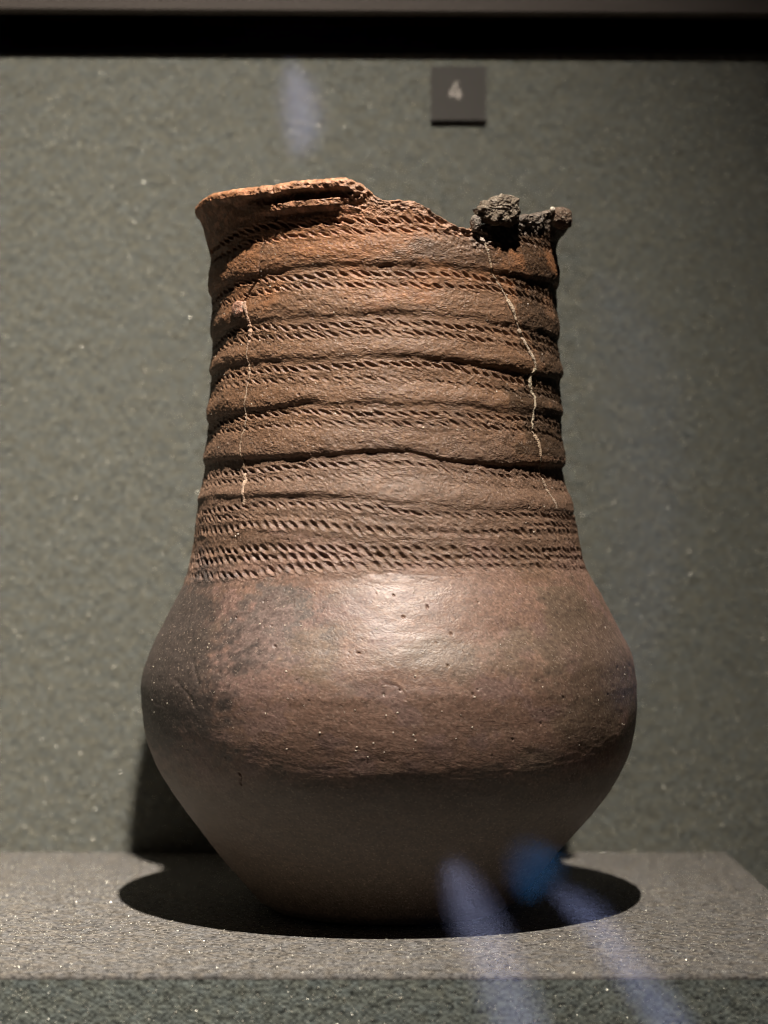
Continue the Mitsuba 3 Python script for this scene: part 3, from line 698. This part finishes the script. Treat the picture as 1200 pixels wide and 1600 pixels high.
lump('clay_vessel__rim__clay_lump', 37.4, 309.6, 1.2, (11.4, 5.0, 6.5), 500, (.150, .118, .086), 0.95, squash=tilt_lump)
lump('clay_vessel__rim__clay_lump_001', 29.4, 303.6, 1.0, (2.0, 2.6, 3.6), 510, (.20, .17, .14), 0.4)
lump('clay_vessel__rim__clay_lump_002', 72.0, 312.5, 1.8, (8.0, 4.2, 4.6), 520, (.14, .095, .066), 0.5)
lump('clay_vessel__rim__clay_lump_003', 66.0, 315.2, 2.6, (1.3, 1.0, 1.3), 530, (.60, .52, .42), 0.15)
labels['clay_vessel__rim__clay_lump'] = {'label': 'dark burnt lump overhanging the notch in the rim'}
labels['clay_vessel__rim__clay_lump_003'] = {'label': 'pale pebble beside the right-hand knob of the rim'}
lump('clay_vessel__neck__clay_patch', -53.5, 269.3, -0.2, (4.3, 1.5, 3.4), 540, (.36, .19, .13), 0.3, 'mat_neck')


def grains(key, spots, size, seed):
    g = np.random.default_rng(seed)
    vs, fs, n = [], [], 0
    ico = trimesh.creation.icosphere(subdivisions=1)
    for t, z in spots:
        c0, n0 = surf(t, z)
        e = ico.vertices * size * g.uniform(0.5, 1.3) * g.uniform(0.7, 1.3, 3) + g.normal(0, 0.03, ico.vertices.shape)
        vs.append(c0 + e)
        fs.append(ico.faces + n)
        n += len(e)
    v_ = np.vstack(vs)
    f_ = np.vstack(fs)
    put(key, v_ / 1000, f_, vertex_normals(v_, f_), np.array([.62, .54, .44]) * g.uniform(.7, 1.1, (len(v_), 1)), 'mat_plaster')
    labels[key] = {'kind': 'stuff'}


grains('clay_vessel__belly__mineral_grain', list(SPECKS) + [(gp.uniform(-75, 75), gp.uniform(75, 148)) for _ in range(70)], 0.34, 21)
grains('clay_vessel__neck__mineral_grain', [(gp.uniform(-75, 75), gp.uniform(160, 300)) for _ in range(110)], 0.32, 22)

# ------------------------------------------------------------------ what the glass mirrors: blue emitters added for its streaks, on the dark gallery wall behind the camera
struct('gallery_wall', box(-4, 4, -9.20, -9.10, -3.2, 4.4), 'mat_gallery')
labels['gallery_wall']['label'] = 'dark gallery wall behind the camera'


FAR = (9.03 - 1.2 + 1.0) / 2.8


def emitter_part(key, pts, radii, rad, y):
    """pts: (x, z) on the gallery wall; an added, rounded emitting strip, thick as it is wide"""
    p = (np.array(pts, float) - [EYE[0], EYE[2]]) * FAR + [EYE[0], EYE[2]]
    radii = np.array(radii) * FAR
    L = np.r_[0, np.cumsum(np.linalg.norm(np.diff(p, axis=0), axis=1))]
    n, m = 40, 16
    t = np.linspace(0, L[-1], n)
    x, z = PchipInterpolator(L, p[:, 0])(t), PchipInterpolator(L, p[:, 1])(t)
    w = np.interp(t, L, radii) * np.sqrt(np.clip(1 - (np.abs(t / L[-1] * 2 - 1)) ** 6, 0.02, 1))
    tx, tz = np.gradient(x), np.gradient(z)
    q = np.hypot(tx, tz)
    nx, nz_ = -tz / q, tx / q
    ph = np.linspace(0, 2 * np.pi, m, endpoint=False)
    vv = np.stack([x[:, None] + nx[:, None] * np.cos(ph) * w[:, None], y + np.sin(ph)[None] * np.minimum(w, 0.07)[:, None] * 0.6 + 0 * x[:, None], z[:, None] + nz_[:, None] * np.cos(ph) * w[:, None]], -1)
    k = np.arange(n * m).reshape(n, m)
    a, b, c_, d = k[:-1], np.roll(k[:-1], -1, 1), np.roll(k[1:], -1, 1), k[1:]
    f = np.concatenate([np.stack([a, b, c_], -1).reshape(-1, 3), np.stack([a, c_, d], -1).reshape(-1, 3)])
    v_ = vv.reshape(-1, 3)
    mesh = trimesh.Trimesh(v_, f, process=False)
    if mesh.volume < 0:
        f = f[:, ::-1]
    put(key, v_, f, vertex_normals(v_, f), None, 'mat_blue')
    scene[key]['emitter'] = {'type': 'area', 'radiance': rgb(*rad), 'sampling_weight': 0.002}


def blue_emitter(i, pts, radii, rad, label):  # added emitters, shaped to give the blue streaks in the glass
    key = 'added_glow' + (f'_{i:03d}' if i else '')
    emitter_part(key + '__tube', pts, np.array(radii) * 0.60, rad, -8.93)
    emitter_part(key + '__halo', pts, np.array(radii) * 1.22, [0.42 * q for q in rad], -9.05)  # wider, dimmer strip added behind to soften the mirrored edge
    labels[key] = {'label': label, 'category': 'light', 'group': 'added blue emitters mirrored in the glass'}


blue_emitter(0, [(.083, -.235), (.110, -.297), (.143, -.372), (.176, -.462), (.205, -.56)], [.020, .026, .030, .033, .034], (1.0, 1.08, 1.70), 'added blue emitter mirrored slanting below the vessel at its right front')
blue_emitter(1, [(.215, -.270), (.262, -.306), (.312, -.372), (.361, -.438), (.41, -.53)], [.012, .018, .021, .023, .024], (.82, .94, 1.65), 'added blue emitter mirrored furthest right across the shelf edge')
blue_emitter(2, [(.205, -.215), (.193, -.240), (.175, -.275)], [.026, .032, .020], (.05, .33, .85), 'added deep blue emitter mirrored at the foot of the vessel')
blue_emitter(3, [(-.122, .785), (-.112, .750), (-.107, .710), (-.116, .672)], [.012, .022, .022, .010], (1.25, 1.3, 2.1), 'added blue emitter mirrored high on the back wall left of the number tag')
blue_emitter(4, [(.270, .52), (.315, .43), (.337, .33), (.337, .21), (.300, -.04)], [.034, .046, .052, .048, .034], (.055, .08, .16), 'added faint blue emitter mirrored on the back wall right of the neck')
